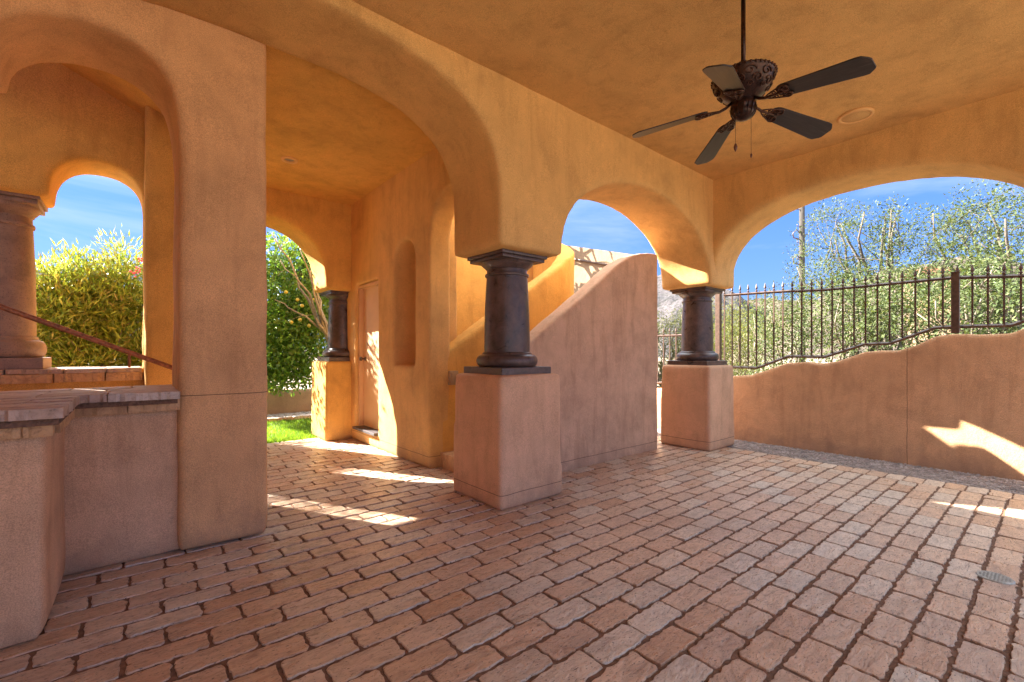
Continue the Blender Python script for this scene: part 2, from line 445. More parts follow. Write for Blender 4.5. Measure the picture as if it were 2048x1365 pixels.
# counter
L = (-1.6, 3.05, 0)
ct = empty('counter', L)
tag(ct, 'stucco counter block with a flagstone top at the left edge', 'counter')
bm = B(); box(bm, -3.0, -.29, 2.76, 3.5, 0, .92); adobe('counter_body', bm, ST_LOW, ct, voxel=.024, loc=L)
for k in range(4):
    a = 2.665+k*.172
    cap_row(ct, L, -3.0, -.225, a, a+.162, .945, .99, name='counter_top', step=.5)
cap_row(ct, L, -3.0, -.262, 2.715, 2.78, .868, .944, name='apron', mat=APR, step=.38)
V, Fc = [], []; wob_stone(V, Fc, -.30, -.25, 2.79, 3.38, .944, .076, 0, .003, .001, .008); o = stones('apron', V, Fc, APR, ct); local(o, L)
bm = B(); box(bm, -3.0, -.245, 2.69, 3.34, .915, .965); local(bmobj('mortar_bed', bm, GROUT, ct, False), L)

# stair enclosure wall with sky opening
bm = B()
pts = [(-3.0, 4.9), (-3.0, 0), (.10, 0), (.10, 3.4), (.07, 3.4)]
prism(bm, pts, 1, 5.0, 5.45)
def opening(c, hw, z0, zs, crown, y0, y1, n=2.2, axis=1):
    b = B(); prism(b, [(c-hw, z0), (c+hw, z0)]+arch(c, hw, zs, crown, n, 24), axis, y0, y1); return b
cutp = B(); prism(cutp, [(-1.05, 1.05), (.06, 1.05)]+arch(-.225, .285, 2.47, 2.78, 2.3, 22)+[(-.51, 2.42), (-1.05, 2.42)], 1, 4.8, 5.7)
L = (-1.3, 5.25, 0)
se = tag(adobe('stair_house_wall', bm, ST_ORANGE, cuts=[cutp], voxel=.026, it=8, loc=L), 'orange stucco stairwell wall pierced by the arched window onto the sky, behind the counter', 'wall')
bm = B(); prism(bm, [(.065,0),(.275,0),(.275,3.5),(.065,3.5)], 1, 4.74, 5.12)
tag(adobe('stucco_pier', bm, ST_ORANGE, voxel=.026), 'narrow orange stucco pier right of the arched window, partly behind the big pillar', 'wall')
cap_row(se, L, -1.6, .05, 4.97, 5.24, 1.055, 1.09, name='sill'); cap_row(se, L, -1.6, .05, 5.25, 5.5, 1.055, 1.09, name='sill')
cap_row(se, L, -1.6, .06, 4.955, 5.02, .985, 1.052, name='apron', mat=APR)
bm = B(); prism(bm, [(-3.0, 4.72), (.45, 3.05), (.45, 3.2), (-3.0, 4.9)], 1, 3.9, 5.52)
tag(adobe('soffit', bm, ST_ORANGE, voxel=.04), 'sloping orange stucco soffit over the stairwell behind the small arch', 'ceiling')
bm = B(); box(bm, -3.0, .2, 4.0, 5.0, -.06, .0); tag(bmobj('landing', bm, PAV, smooth=False), kind='structure')

# west side (unseen wall added to keep sun out) and ceilings
bm = B(); box(bm, -3.35, -3.0, -2.6, 5.6, -.05, 3.6); tag(adobe('stucco_wall', bm, ST, voxel=.06, it=3), 'unseen stucco house wall added beyond the left edge of the view to keep sun out', 'wall')
bm = B(); box(bm, -3.2, 6.05, -2.2, 2.95, CEIL, CEIL+.25)
c1 = tag(adobe('ceiling', bm, ST, voxel=.06, it=3, disp=.03), kind='structure')
bm = B(); box(bm, -1.6, 2.6, 5.3, 7.25, 3.30, 3.55); box(bm, .3, 2.6, 3.2, 6.0, 3.30, 3.55)  # first slab runs past the room, extended unseen to block sun
tag(adobe('ceiling', bm, ST_ORANGE, voxel=.06, it=3, disp=.02), kind='structure')

# door wall
bm = B(); box(bm, 2.36, 2.62, 3.36, 6.75, 0, 3.5); box(bm, 2.50, 2.84, 4.40, 5.2, 0, 2.9)
cut = [opening(4.78, .265, 1.07, 2.22, 2.50, 2.2, 2.66, 2.2, 0),
       opening(3.72, .48, -.2, 2.36, 2.84, 2.0, 3.1, 2.2, 0)]
cd = B(); box(cd, 2.2, 2.47, 5.50, 6.24, .17, 2.15); cut.append(cd)
bm_extra = bm
dw = adobe('stucco_wall', bm, ST_DOOR, cuts=cut, voxel=.022, it=6, disp=.014)
tag(dw, 'orange stucco wall holding the side door, the tall arched niche and the stair opening', 'wall')
bm = B(); box(bm, 2.462, 2.50, 5.51, 6.23, .2, 2.14, .004)
d = bmobj('door', bm, DOORM, dw, False); d['label'] = 'flush tan door with a small dark knob'
bm = B(); lathe(bm, [(.0,0),(.03,0),(.03,.006),(.012,.012),(.012,.035),(.024,.045),(.03,.06),(.024,.074),(.0,.08)], (0,0,0), 24)
bmesh.ops.rotate(bm, verts=bm.verts, cent=(0,0,0), matrix=Matrix.Rotation(-math.pi/2, 3, 'Y')); bmesh.ops.translate(bm, verts=bm.verts, vec=(2.462, 6.15, 1.13))
bmobj('door_knob', bm, BRASS, d)
bm = B(); box(bm, 2.40,2.462,5.502,5.535,.2,2.14,.003); box(bm, 2.40,2.462,6.205,6.238,.2,2.14,.003); box(bm, 2.40,2.462,5.536,6.204,2.10,2.139,.003)
bmobj('door_frame', bm, DOORF, dw, False)
bm = B(); box(bm, 2.315, 2.47, 5.505, 6.235, .165, .20, .004); bmobj('threshold', bm, THRESH, dw, False)

# stairs: near parapet, inner parapet, back wall
def sweep_wall(path, th):
    """path of (x, y, ztop); solid from the ground up"""
    bm = B(); n = len(path); L_, R_ = [], []
    for i, (x, y, z) in enumerate(path):
        a = Vector(path[max(i-1,0)][:2]); b = Vector(path[min(i+1,n-1)][:2]); t = (b-a).normalized(); nn = Vector((-t.y, t.x))
        p = Vector((x, y)); l = p+nn*th/2; r = p-nn*th/2
        L_.append((bm.verts.new((*l, -.05)), bm.verts.new((*l, z)))); R_.append((bm.verts.new((*r, -.05)), bm.verts.new((*r, z))))
    for i in range(n-1):
        bm.faces.new((L_[i][0], L_[i+1][0], L_[i+1][1], L_[i][1])); bm.faces.new((R_[i+1][0], R_[i][0], R_[i][1], R_[i+1][1]))
        bm.faces.new((L_[i][1], L_[i+1][1], R_[i+1][1], R_[i][1])); bm.faces.new((L_[i+1][0], L_[i][0], R_[i][0], R_[i+1][0]))
    bm.faces.new((L_[0][0], L_[0][1], R_[0][1], R_[0][0])); bm.faces.new((L_[-1][1], L_[-1][0], R_[-1][0], R_[-1][1]))
    return bm
bm = sweep_wall([(2.6,3.36,1.10),(2.94,3.36,1.33),(3.42,3.36,1.64),(3.8,3.36,1.89),(4.08,3.36,2.09),(4.3,3.36,2.24),(4.5,3.36,2.345),(4.7,3.36,2.415),(4.9,3.36,2.45),(5.09,3.36,2.46)], .24)
tag(adobe('stair_parapet', bm, ST_STAIR, voxel=.022, it=7), 'sloping tan stucco stair wall rising from the middle pedestal toward the corner column', 'wall')
path = [(2.45+.1*i, 4.32, 1.14+.1*i*.66) for i in range(20)]
for i in range(1, 11):
    a = math.pi/2*i/10; path.append((4.35+.48*math.sin(a), 4.80-.48*math.cos(a), 2.42+.045*i))
path += [(4.83, 5.0, 2.96), (4.83, 5.2, 3.0)]
bm = sweep_wall(path, .24)
tag(adobe('stair_parapet', bm, ST_ORANGE, voxel=.024, it=7), 'orange inner stair parapet sweeping up and curving away behind the sloping wall', 'wall')
bm = B(); prism(bm, [(2.5,0),(5.36,0),(5.36,3.86),(3.5,3.88),(3.36,4.5),(2.5,4.5)], 1, 5.28, 5.55)  # unseen top raised and stepped to block sun over the stairs
tag(adobe('stucco_wall', bm, ST_ORANGE, voxel=.035, it=6), 'tall orange house wall behind the stairs, seen through the stair opening', 'wall')
st = empty('staircase', (2.6, 3.9, 0))
tag(st, 'brick stairs starting behind the middle pedestal, only the bottom step showing', 'stairs')
for k in range(10):
    x = 2.50+.27*k
    V, Fc = [], []; yy = 3.46
    while yy < 4.2:
        wob_stone(V, Fc, x, x+.30, yy, yy+.235, .155*(k+1), .155, 0, .003, .001, .01); yy += .24
    o = stones('step', V, Fc, APR if k == 0 else PAV, st); local(o, (2.6,3.9,0))

# ================================================================== PEDESTALS & COLUMNS
def pedestal(cx, cy, h, label, s=.335, sw=.0, mat=ST_PED):
    bm = B(); r = bmesh.ops.create_cube(bm, size=1)
    for v in r['verts']:
        k = s+(.012 if v.co.z < 0 else 0)
        v.co = Vector((cx+2*v.co.x*k, cy+2*v.co.y*k, (v.co.z+.5)*(h+.01)-.005))
    o = adobe('pedestal', bm, mat, voxel=.018, it=22, disp=.012, loc=(cx, cy, 0))
    return tag(o, label, 'pedestal', 'stucco pedestals under the stone columns')
pedestal(2.50, 3.08, 1.035, 'square stucco pedestal under the middle column, the nearest one')
pedestal(5.755, 3.08, 1.05, 'square stucco pedestal under the corner column beside the gravel strip')
pedestal(2.35, 6.74, 1.09, 'orange sunlit stucco pedestal at the far arch beside the door', mat=ST_ORANGE)

def column(cx, cy, z0, z1, label, mat=CANT, rs=1.0, grp=True):
    hgt = z1-z0; k = hgt/1.02
    root = empty('stone_column', (cx, cy, z0)); tag(root, label, 'column', 'stone columns')
    s = .272*rs
    bm = B(); box(bm, -s, s, -s, s, 0, .066*k, .006); bmobj('plinth', bm, mat, root, False)
    prof = [(.20,.064)] + [(.222+.045*math.sin(t), .064+.052*(1-math.cos(t))) for t in np.linspace(.25, math.pi-.2, 12)] + [(.218,.172),(.214,.185),(.204,.192)]
    bm = B(); lathe(bm, [(r*rs, z*k) for r, z in prof], (0,0,0)); bmobj('base', bm, mat, root)
    prof = [(.198,.188),(.199,.24),(.197,.40),(.192,.58),(.184,.74),(.178,.832),(.178,.836),(.190,.840),(.193,.850),(.190,.860),(.176,.864),(.174,.90)]
    bm = B(); lathe(bm, [(r*rs, z*k) for r, z in prof], (0,0,0)); bmobj('shaft', bm, mat, root)
    prof = [(.174,.898),(.178,.903),(.186,.906),(.190,.914),(.205,.925),(.222,.94),(.229,.953),(.226,.966),(.2,.97)]
    bm = B(); lathe(bm, [(r*rs, z*k) for r, z in prof], (0,0,0))
    a = .232*rs; box(bm, -a, a, -a, a, .962*k, .99*k, .004); a = .249*rs; box(bm, -a, a, -a, a, .991*k, 1.03*k, .004)
    bmobj('capital', bm, mat, root, False)
    for o in root.children:
        if o.name.startswith(('shaft','base','capital')):
            o.data.shade_smooth(); 
            md = o.modifiers.new('es', 'EDGE_SPLIT'); md.split_angle = R(40)
    return root
column(2.50, 3.08, 1.03, 2.05, 'dark stone column standing on the middle pedestal, the nearest dark one')
column(5.755, 3.08, 1.045, 2.055, 'dark stone column on the corner pedestal in front of the fence')
column(2.35, 6.74, 1.085, 2.10, 'dark stone column at the far arch, half sunk in the door wall')
column(-.775, 5.25, 1.09, 2.44, 'pale rosy stone column standing on the brick sill at the left edge', CANT_L, .86)

# ================================================================== HANDRAIL, BOX, LIGHTS, SPEAKER, DRAIN
bm = B()
a = at(345, 736, 1, 4.2); b_ = at(-60, 592, 1, 4.2)
dv = (b_-a)
tube(bm, [a-dv*.12, a, a+dv*.5, b_, b_+dv*.6], .017, 10)
for t in (.25, 1.25): 
    p = a+dv*t; tube(bm, [p, p+Vector((0,0,-.07)), p+Vector((0,.06,-.1))], .009, 8)
tag(bmobj('handrail', bm, RUSTRAIL), 'rusty brown metal handrail sloping down across the arched window', 'handrail')
# electric cover box on the wall just inside the stair opening (on inner parapet side)
p = at(905, 756, 1, 4.20)
bm = B(); box(bm, p.x-.055, p.x+.055, 4.165, 4.215, p.z-.075, p.z+.075, .006)
eb = bmobj('outlet_box', bm, PLATE, None, False); tag(eb, 'small weatherproof cover box on the stair parapet beside the middle column', 'outlet box')
bm = B(); box(bm, p.x-.035, p.x+.035, 4.156, 4.1645, p.z-.055, p.z+.055, .003); bmobj('cover_lid', bm, PLATE, eb, False)
p = at(579, 320, 2, 3.295)
L = (p.x, p.y, 3.285); dl = empty('recessed_light', L); tag(dl, 'small round recessed light in the back room ceiling', 'ceiling light')
bm = B(); lathe(bm, [(.052,.03),(.052,.0),(.058,-.004),(.078,-.003),(.082,.006),(.082,.02)], (0,0,0), 40); bmobj('trim_ring', bm, LIGHTTRIM, dl)
bm = B(); lathe(bm, [(.0,.012),(.05,.012),(.05,.02),(.0,.02)], (0,0,0), 32); bmobj('lens', bm, LENS, dl)
p = at(1712, 232, 2, 3.33); L = (p.x, p.y, 3.322); sp = empty('ceiling_speaker', L); tag(sp, 'round ceiling speaker painted like the plaster, right of the fan', 'speaker')
bm = B(); lathe(bm, [(.105,.02),(.105,.0),(.112,-.006),(.128,-.005),(.132,.004),(.132,.02)], (0,0,0), 48); bmobj('trim_ring', bm, LIGHTTRIM, sp)
bm = B(); lathe(bm, [(.0,-.001),(.104,-.001),(.104,.01),(.0,.01)], (0,0,0), 48); bmobj('grille', bm, GRILLE, sp)
p = at(1990, 1154, 2, .004)
bm = B(); lathe(bm, [(.0,0),(.070,0),(.075,-.004),(.075,-.012)], (0,0,0), 40)
for i in range(-4,5):
    for j in range(-4,5):
        if i*i+j*j < 18: box(bm, i*.014-.004, i*.014+.004, j*.014-.004, j*.014+.004, .0005, .0025)
dr = bmobj('drain_cover', bm, DRAIN, None, False); dr.location = (p.x, p.y, .005); tag(dr, 'small round perforated drain cover let into the pavers at the right', 'drain cover')

# ================================================================== CEILING FAN
fc = Vector((2.70, 1.166, 0)); fan = empty('ceiling_fan', (fc.x, fc.y, 2.64))
tag(fan, 'dark bronze ceiling fan with five dark wood blades and two pull chains', 'ceiling fan')
def part(name, bm, mat, par=fan, smooth=True): return bmobj(name, bm, mat, par, smooth)
bm = B(); tube(bm, [(0,0,.19),(0,0,.66)], .0125, 16); part('downrod', bm, BRONZE)
bm = B(); lathe(bm, [(.02,.645),(.05,.65),(.07,.68),(.07,.72)], (0,0,0), 32); part('canopy', bm, BRONZE)
bm = B(); hp = [(a_*1.02, b_*.74) for a_, b_ in [(.015,.27),(.03,.262),(.09,.25),(.14,.235),(.160,.222),(.166,.212),(.160,.202),(.156,.19),(.148,.15),(.130,.11),(.102,.07),(.07,.045),(.055,.03),(.05,.0)]]
lathe(bm, hp[::-1], (0,0,0), 56); hs = part('motor_housing', bm, BRONZE)
def hr(z):
    q = sorted(hp, key=lambda a: a[1])
    for (r0,z0),(r1,z1) in zip(q, q[1:]):
        if z0 <= z <= z1: return r0+(r1-r0)*(z-z0)/max(z1-z0,1e-6)
    return .1
def scroll(cx, cz, s, flip, turns=1.25, r=.004):
    pts = []
    for i in range(22):
        t = i/21; a = t*turns*2*math.pi; rad = s*(1-.78*t)
        u = cx+flip*(rad*math.cos(a)); z = cz+rad*math.sin(a)
        z = min(max(z, .03), .205)*.74; rr = hr(z)+.003; th = u/.14
        pts.append((rr*math.cos(th), rr*math.sin(th), z))
    return pts
bm = B()
for k in range(10):
    u = k*2*math.pi*.14/10
    tube(bm, scroll(u, .16, .032, 1), .0042, 6); tube(bm, scroll(u+.044, .115, .028, -1), .0042, 6); tube(bm, scroll(u+.01, .085, .018, 1), .0035, 6)
for k in range(40):
    a = 2*math.pi*k/40; bmesh.ops.create_uvsphere(bm, u_segments=8, v_segments=6, radius=.008, matrix=Matrix.Translation((.166*math.cos(a), .166*math.sin(a), .157)))
part('scroll_relief', bm, BRONZE_HI, hs)
bm = B(); lathe(bm, [(.0,-.085),(.018,-.083),(.03,-.076),(.045,-.07),(.058,-.055),(.064,-.04),(.060,-.03),(.066,-.02),(.068,.0),(.062,.02),(.05,.03)], (0,0,0), 40)
for k in range(16):
    a = 2*math.pi*k/16; tube(bm, [(.046*math.cos(a),.046*math.sin(a),-.069),(.063*math.cos(a),.063*math.sin(a),-.048),(.069*math.cos(a),.069*math.sin(a),-.01)], .003, 5)
part('switch_housing', bm, BRONZE)
def lat2world(deg):       # angle in (right, forward) frame -> world angle
    a = R(deg); dx = math.cos(a)*RT[0]+math.sin(a)*FW[0]; dy = math.cos(a)*RT[1]+math.sin(a)*FW[1]; return math.atan2(dy, dx)
R0, R1 = .19, .625
def blade_mesh():
    bm = B(); out = []
    L_ = R1-R0; w0, w1 = .052, .070
    top = [(0,.6*w0),(.015,.85*w0),(.035,w0),(L_*.5,(w0+w1)/2),(L_-.06,w1),(L_-.035,w1*.97),(L_-.008,w1*.62),(L_-.001,w1*.45)]
    pts = top+[(x,-y) for x, y in top[::-1]]
    v0 = [bm.verts.new((x, y, 0)) for x, y in pts]; v1 = [bm.verts.new((x, y, .007)) for x, y in pts]
    bm.faces.new(v0[::-1]); bm.faces.new(v1); n = len(pts)
    for i in range(n): bm.faces.new((v0[i], v0[(i+1)%n], v1[(i+1)%n], v1[i]))
    return bm
def iron_mesh():
    bm = B()
    tube(bm, [(-.135,0,.018),(-.10,0,-.002),(-.06,0,-.012),(-.02,0,-.007),(.05,0,-.006)], .009, 8, .7)
    for s in (1,-1):
        pts = []
        for i in range(20):
            t = i/19; a = t*1.35*2*math.pi; rad = .026*(1-.75*t)
            pts.append((.035-rad*math.cos(a)+.01, s*(.026+rad*math.sin(a)*1.0)-0, -.006))
        tube(bm, pts, .0048, 6)
        pts = []
        for i in range(16):
            t = i/15; a = t*1.2*2*math.pi; rad = .017*(1-.75*t)
            pts.append((-.015-rad*math.cos(a), s*(.016+rad*math.sin(a)), -.008))
        tube(bm, pts, .0042, 6)
        tube(bm, [(-.07,0,-.010),(-.04,s*.02,-.009),(.0,s*.036,-.007),(.04,s*.05,-.006)], .0045, 6)
    box(bm, -.0, .06, -.03, .03, -.0045, -.0005, .001)
    for q in ((.02,.018),(.02,-.018),(.05,0)): bmesh.ops.create_uvsphere(bm, u_segments=8, v_segments=6, radius=.005, matrix=Matrix.Translation((q[0], q[1], -.006)))
    return bm
b0 = blade_mesh(); bme = bpy.data.meshes.new('fan_blade'); b0.to_mesh(bme); b0.free(); bme.materials.append(BLADE)
i0 = iron_mesh(); ime = bpy.data.meshes.new('blade_iron'); i0.to_mesh(ime); i0.free(); ime.materials.append(BRONZE_HI); ime.shade_smooth()
for k, dg_ in enumerate((16, 88, 160, 232, 304)):
    a = lat2world(dg_)
    o = bpy.data.objects.new('fan_blade', bme); C.objects.link(o); o.parent = fan
    M = Matrix.Rotation(a, 4, 'Z') @ Matrix.Translation((R0, 0, -.012)) @ Matrix.Rotation(R(9), 4, 'Y') @ Matrix.Rotation(R(-13), 4, 'X')
    o.matrix_local = M
    md = o.modifiers.new('b', 'BEVEL'); md.width = .002; md.segments = 2
    i_ = bpy.data.objects.new('blade_iron', ime); C.objects.link(i_); i_.parent = o
for (dx, dy, l1, rr) in ((-.045, .0, .165, .011), (.04, -.01, .225, .006)):
    wx = dx*RT[0]+dy*FW[0]; wy = dx*RT[1]+dy*FW[1]
    bm = B(); tube(bm, [(wx,wy,-.05),(wx,wy,-.05-l1)], .0012, 6)
    pc = part('pull_chain', bm, BRONZE_HI)
    bm = B(); lathe(bm, [(.001,0),(rr*.5,-.006),(rr,-.022 if rr>.008 else -.012),(rr*.8,-.035 if rr>.008 else -.022),(.001,-.05 if rr>.008 else -.03)], (wx,wy,-.05-l1), 14)
    part('chain_pull', bm, simple('walnut_pull', (.12,.04,.02), .35), pc)

# ================================================================== FENCE WALL AND IRON FENCES
XF = 6.57
prof_px = [(1467,752),(1500,751),(1530,741),(1575,726),(1610,724),(1645,728),(1680,722),(1725,705),(1760,701),(1795,702),(1830,692),(1870,673),(1900,669),(1960,669),(2022,667),(2048,656),(2100,640)]
top = [(at(x, y, 0, XF).y, at(x, y, 0, XF).z) for x, y in prof_px]
top = [(9.0,.5),(5.4,.55),(4.6,.60),(3.9,.66),(3.4,.76),(3.1,.87)] + [t for t in top if t[0] < 3.05] + [(-.4, top[-1][1]+.05), (-1.2, top[-1][1]+.1)]
bm = B(); prism(bm, top+[(-1.2,-.1),(9.0,-.1)], 0, XF, XF+.24)
tag(adobe('fence_wall', bm, ST_FENCE, voxel=.026, it=6), 'wavy-topped tan stucco garden wall below the iron fence, right of the corner column', 'wall')

def picket_mesh(h):
    bm = B(); box(bm, -.008,.008,-.008,.008,0,h)
    lathe(bm, [(.004,h),(.016,h+.012),(.016,h+.018),(.007,h+.026),(.007,h+.034),(.017,h+.05),(.013,h+.07),(.001,h+.115)], (0,0,0), 8)
    me = bpy.data.meshes.new('picket'); bmesh.ops.recalc_face_normals(bm, faces=bm.faces); bm.to_mesh(me); bm.free(); me.materials.append(IRON); return me
XR = 6.69
def zi(pts, y):
    pts = sorted(pts)
    if y <= pts[0][0]: return pts[0][1]
    for (a, za), (b, zb) in zip(pts, pts[1:]):
        if a <= y <= b: return za+(zb-za)*(y-a)/max(b-a,1e-6)
    return pts[-1][1]
def yz(l): return [(at(x, y, 0, XR).y, at(x, y, 0, XR).z) for x, y in l]
rail_top = yz([(1438,592),(1540,585),(1650,580),(1650,579),(1780,568),(1905,556),(1980,554),(2048,552),(2100,549)])
rail_bot = yz([(1466,735),(1515,736),(1577,713),(1650,714),(1728,689),(1780,687),(1870,656),(1905,654),(2022,651),(2048,642),(2100,625)])
def fence(name, y_a, y_b, rt, rb, posts, label, x=XR, step=.112, loc=None):
    L = (x, (y_a+y_b)/2, 0); root = empty(name, L); tag(root, label, 'fence', 'spear-topped iron fences')
    ys = [y_a]+sorted([p for p, _ in rt+rb if min(y_a,y_b) < p < max(y_a,y_b)], reverse=y_a > y_b)+[y_b]
    for fn, nm in ((rt,'rail'),(rb,'rail')):
        bm = B(); pts = [(x, q, zi(fn, q)) for q in ys]
        pts = [p for i, p in enumerate(pts) if i == 0 or abs(p[1]-pts[i-1][1]) > .01]
        tube(bm, pts, .019, 4); o = bmobj(nm, bm, IRON, root, False); local(o, L)
    y = y_a; meshes = {}
    while y > y_b:
        z0 = zi(rb, y); z1 = zi(rt, y); hq = round((z1-z0)/.02)*.02
        me = meshes.get(hq) or meshes.setdefault(hq, picket_mesh(hq))
        o = bpy.data.objects.new('picket', me); C.objects.link(o); o.parent = root; o.location = (0, y-L[1], z1-hq+.02)
        y -= step
    for py, w, za, zb in posts:
        bm = B(); box(bm, x-w, x+w, py-w, py+w, za, zb, .004); box(bm, x-w-.004, x+w+.004, py-w-.004, py+w+.004, zb, zb+.012, .003)
        o = bmobj('post', bm, IRON, root, False); local(o, L)
    return root
yp1 = at(1437,650,0,XR).y; yp2 = at(1911,600,0,XR).y
fence('iron_fence', yp1-.09, -.25, rail_top, rail_bot, [(yp1,.035,.75,zi(rail_top,yp1)+.03),(yp2,.032,zi(rail_bot,yp2)-.07,zi(rail_top,yp2)+.05)],
      'tall spear-topped iron fence on the wavy garden wall, seen through the wide arch')
lt_ = [(3.0,1.49),(7.5,1.49)]; lb_ = [(3.0,.98),(3.6,.80),(4.2,.72),(4.6,.66),(7.5,.62)]
fence('iron_fence', 6.4, yp1+.10, lt_, lb_, [(6.45,.035,.5,1.6)], 'lower spear-topped iron fence between the sloping stair wall and the corner column')

# garden beyond the far arch
bm = B(); box(bm, -6, 7, 6.75, 8.95, -.055, -.02); tag(bmobj('lawn', bm, simple('lawn_soil', (.10,.17,.03), .9, nscale=12, amp=.4)), kind='structure')
nb = 26000
px_ = rng.uniform(-.2, 3.4, nb); py_ = rng.uniform(6.78, 8.9, nb); V = np.zeros((nb,3,3)); a = rng.uniform(0,6.28,nb); h = rng.uniform(.025,.055,nb); w = .004
V[:,0] = np.stack([px_-w*np.cos(a), py_-w*np.sin(a), np.full(nb,-.02)],1); V[:,1] = np.stack([px_+w*np.cos(a), py_+w*np.sin(a), np.full(nb,-.02)],1)
V[:,2] = np.stack([px_+rng.normal(0,.012,nb), py_+rng.normal(0,.012,nb), h-.02],1)
me = bpy.data.meshes.new('grass'); me.from_pydata(V.reshape(-1,3).tolist(), [], np.arange(nb*3).reshape(-1,3).tolist()); tag(link('grass', me, GRASS, smooth=False), kind='stuff')
V, Fc = [], []; x = -.5
while x < 4.5:
    e = x+rng.uniform(.16,.26); wob_stone(V, Fc, x, e-.008, 8.93, 9.06, .045, .1, 0, .006, .006, .03); x = e
tag(stones('edging', V, Fc, CAPM), kind='structure')
bm = B(); box(bm, -6, 7, 9.07, 9.9, -.055, .0); tag(bmobj('planting_bed', bm, GRAVBED), kind='structure')
V, Fc = [], []; pebbles(1800, lambda: np.array([rng.uniform(.8,4.2), rng.uniform(9.08,9.85), .004]), .01, .03)
tag(stones('bed_stones', V, Fc, PEBBLE), kind='stuff')
bm = B(); box(bm, -1, 7, 9.9, 10.1, -.05, .47); tag(adobe('garden_wall', bm, ST_PALE, voxel=.04, it=4), 'low pale stucco wall at the end of the lawn under the citrus tree', 'wall')
L = (3, 10, 0); gf = empty('iron_fence', L); tag(gf, 'dark iron fence on the low pale wall beyond the lawn', 'fence', 'spear-topped iron fences')
for z in (.56, 1.12):
    bm = B(); box(bm, 0.5, 5.5, 9.985, 10.015, z, z+.03); local(bmobj('rail', bm, IRON, gf, False), L)
me = picket_mesh(.78)
for k in range(46):
    o = bpy.data.objects.new('picket', me); C.objects.link(o); o.parent = gf; o.location = (-2.4+.105*k, 0, .45)

# ================================================================== FOLIAGE
def leaf_cloud(name, centers, n_per, spread, size, mat, parent, loc, aspect=.35, droop=.2, up=0., clump=None):
    """every centre gets leaves; leaves are small bent quads"""
    c = np.repeat(np.asarray(centers), n_per, 0); n = len(c)
    d = rng.normal(0, 1, (n,3)); d /= np.linalg.norm(d, axis=1)[:,None]
    p = c+d*(rng.uniform(0,1,(n,1))**.6)*spread
    ax = d+rng.normal(0,.55,(n,3)); ax[:,2] += up-droop*.5; ax /= np.linalg.norm(ax, axis=1)[:,None]
    sd = np.cross(ax, rng.normal(0,1,(n,3))); sd /= np.linalg.norm(sd, axis=1)[:,None]
    L_ = size*rng.uniform(.6,1.3,(n,1)); W = L_*aspect*.5
    nn = np.cross(ax, sd)
    V = np.stack([p, p+ax*L_*.45+sd*W+nn*W*.3, p+ax*L_-nn*L_*.08, p+ax*L_*.45-sd*W+nn*W*.3], 1)-np.asarray(loc)
    me = bpy.data.meshes.new(name)
    me.vertices.add(n*4); me.vertices.foreach_set('co', V.reshape(-1).astype('f'))
    me.loops.add(n*4); me.loops.foreach_set('vertex_index', np.arange(n*4, dtype='i'))
    me.polygons.add(n); me.polygons.foreach_set('loop_start', np.arange(0,n*4,4,dtype='i'))
    me.update(calc_edges=True); me.validate()
    return link(name, me, mat, parent, False)
def grow(base, targets, r0, wig=.1, seg=7, bm=None, fork=.35, sec=.42):
    """limbs wander from the base to every target"""
    bm = bm or B(); base = Vector(base)
    hub = []
    for i, t in enumerate(targets):
        t = Vector(t); s = base
        if hub and random.random() > fork: s = min(random.sample(hub, min(len(hub), 12)), key=lambda q: (q-t).length)
        if (s-t).length < .05: continue
        pts = [s]
        for k in range(1, seg+1):
            f = k/seg; p = s.lerp(t, f); p.z += math.sin(f*math.pi)*.06*(t-s).length
            if k < seg: p += Vector((random.gauss(0,wig), random.gauss(0,wig), random.gauss(0,wig)))*(t-s).length*.35
            pts.append(p)
        rr = r0*(1 if s == base else sec)*min(1, .35+.5*(t-s).length)
        tube(bm, pts, rr, 6, .25); hub += pts[2:]
    return bm
def ell_pts(c, rad, n, shell=.5, zmin=None):
    out = []
    while len(out) < n:
        d = rng.normal(0,1,3); d /= np.linalg.norm(d); r = rng.uniform(shell,1)**.7
        p = np.array(c)+d*r*np.array(rad)
        if zmin is None or p[2] > zmin: out.append(p)
    return out
def plant(name, label, cat, base, blobs, n_tips, n_leaf, spread, size, lmat, bark, r0, group=None, aspect=.35, droop=.2, up=0., fork=.3, limb_n=40, bname='trunk', cname='crown', extra=None, wig=.1, sec=.42):
    root = empty(name, base); tag(root, label, cat, group)
    tips = []
    for c, rad, w in blobs: tips += ell_pts(c, rad, int(n_tips*w), .25, .02)
    bm = grow(base, [tips[i] for i in rng.choice(len(tips), min(limb_n, len(tips)), replace=False)], r0, wig, fork=fork, sec=sec)
    local(bmobj(bname, bm, bark, root), base)
    leaf_cloud(cname, tips, n_leaf, spread, size, lmat, root, base, aspect, droop, up)
    return root, tips

# oleander hedge behind the arched window
def pxp(x, y, Y): p = at(x, y, 1, Y); return (p.x, p.y, p.z)
bl = [(pxp(110,640,8.0),(.55,.5,.8),1),(pxp(180,650,8.2),(.6,.5,.95),1),(pxp(250,640,8.2),(.5,.5,1.05),1),(pxp(300,660,8.2),(.6,.5,.8),.7),(pxp(60,650,8.0),(.6,.5,.75),.7),
      (pxp(180,790,8.0),(1.4,.5,.7),1),(pxp(232,545,8.0),(.22,.22,.35),.16),((-1.5,8.3,3.45),(.5,.4,.6),.22)]  # last blob is unseen foliage added to dapple sun on the floor
root, tips = plant('oleander_shrub', 'yellow-green oleander with long narrow leaves behind the arched window at the left', 'shrub', (-.6,8.2,-.05), bl, 115, 58, .24, .105, OLEA, BARKD, .03, aspect=.17, droop=.0, up=.7, limb_n=80, fork=.8, bname='stems', cname='foliage')
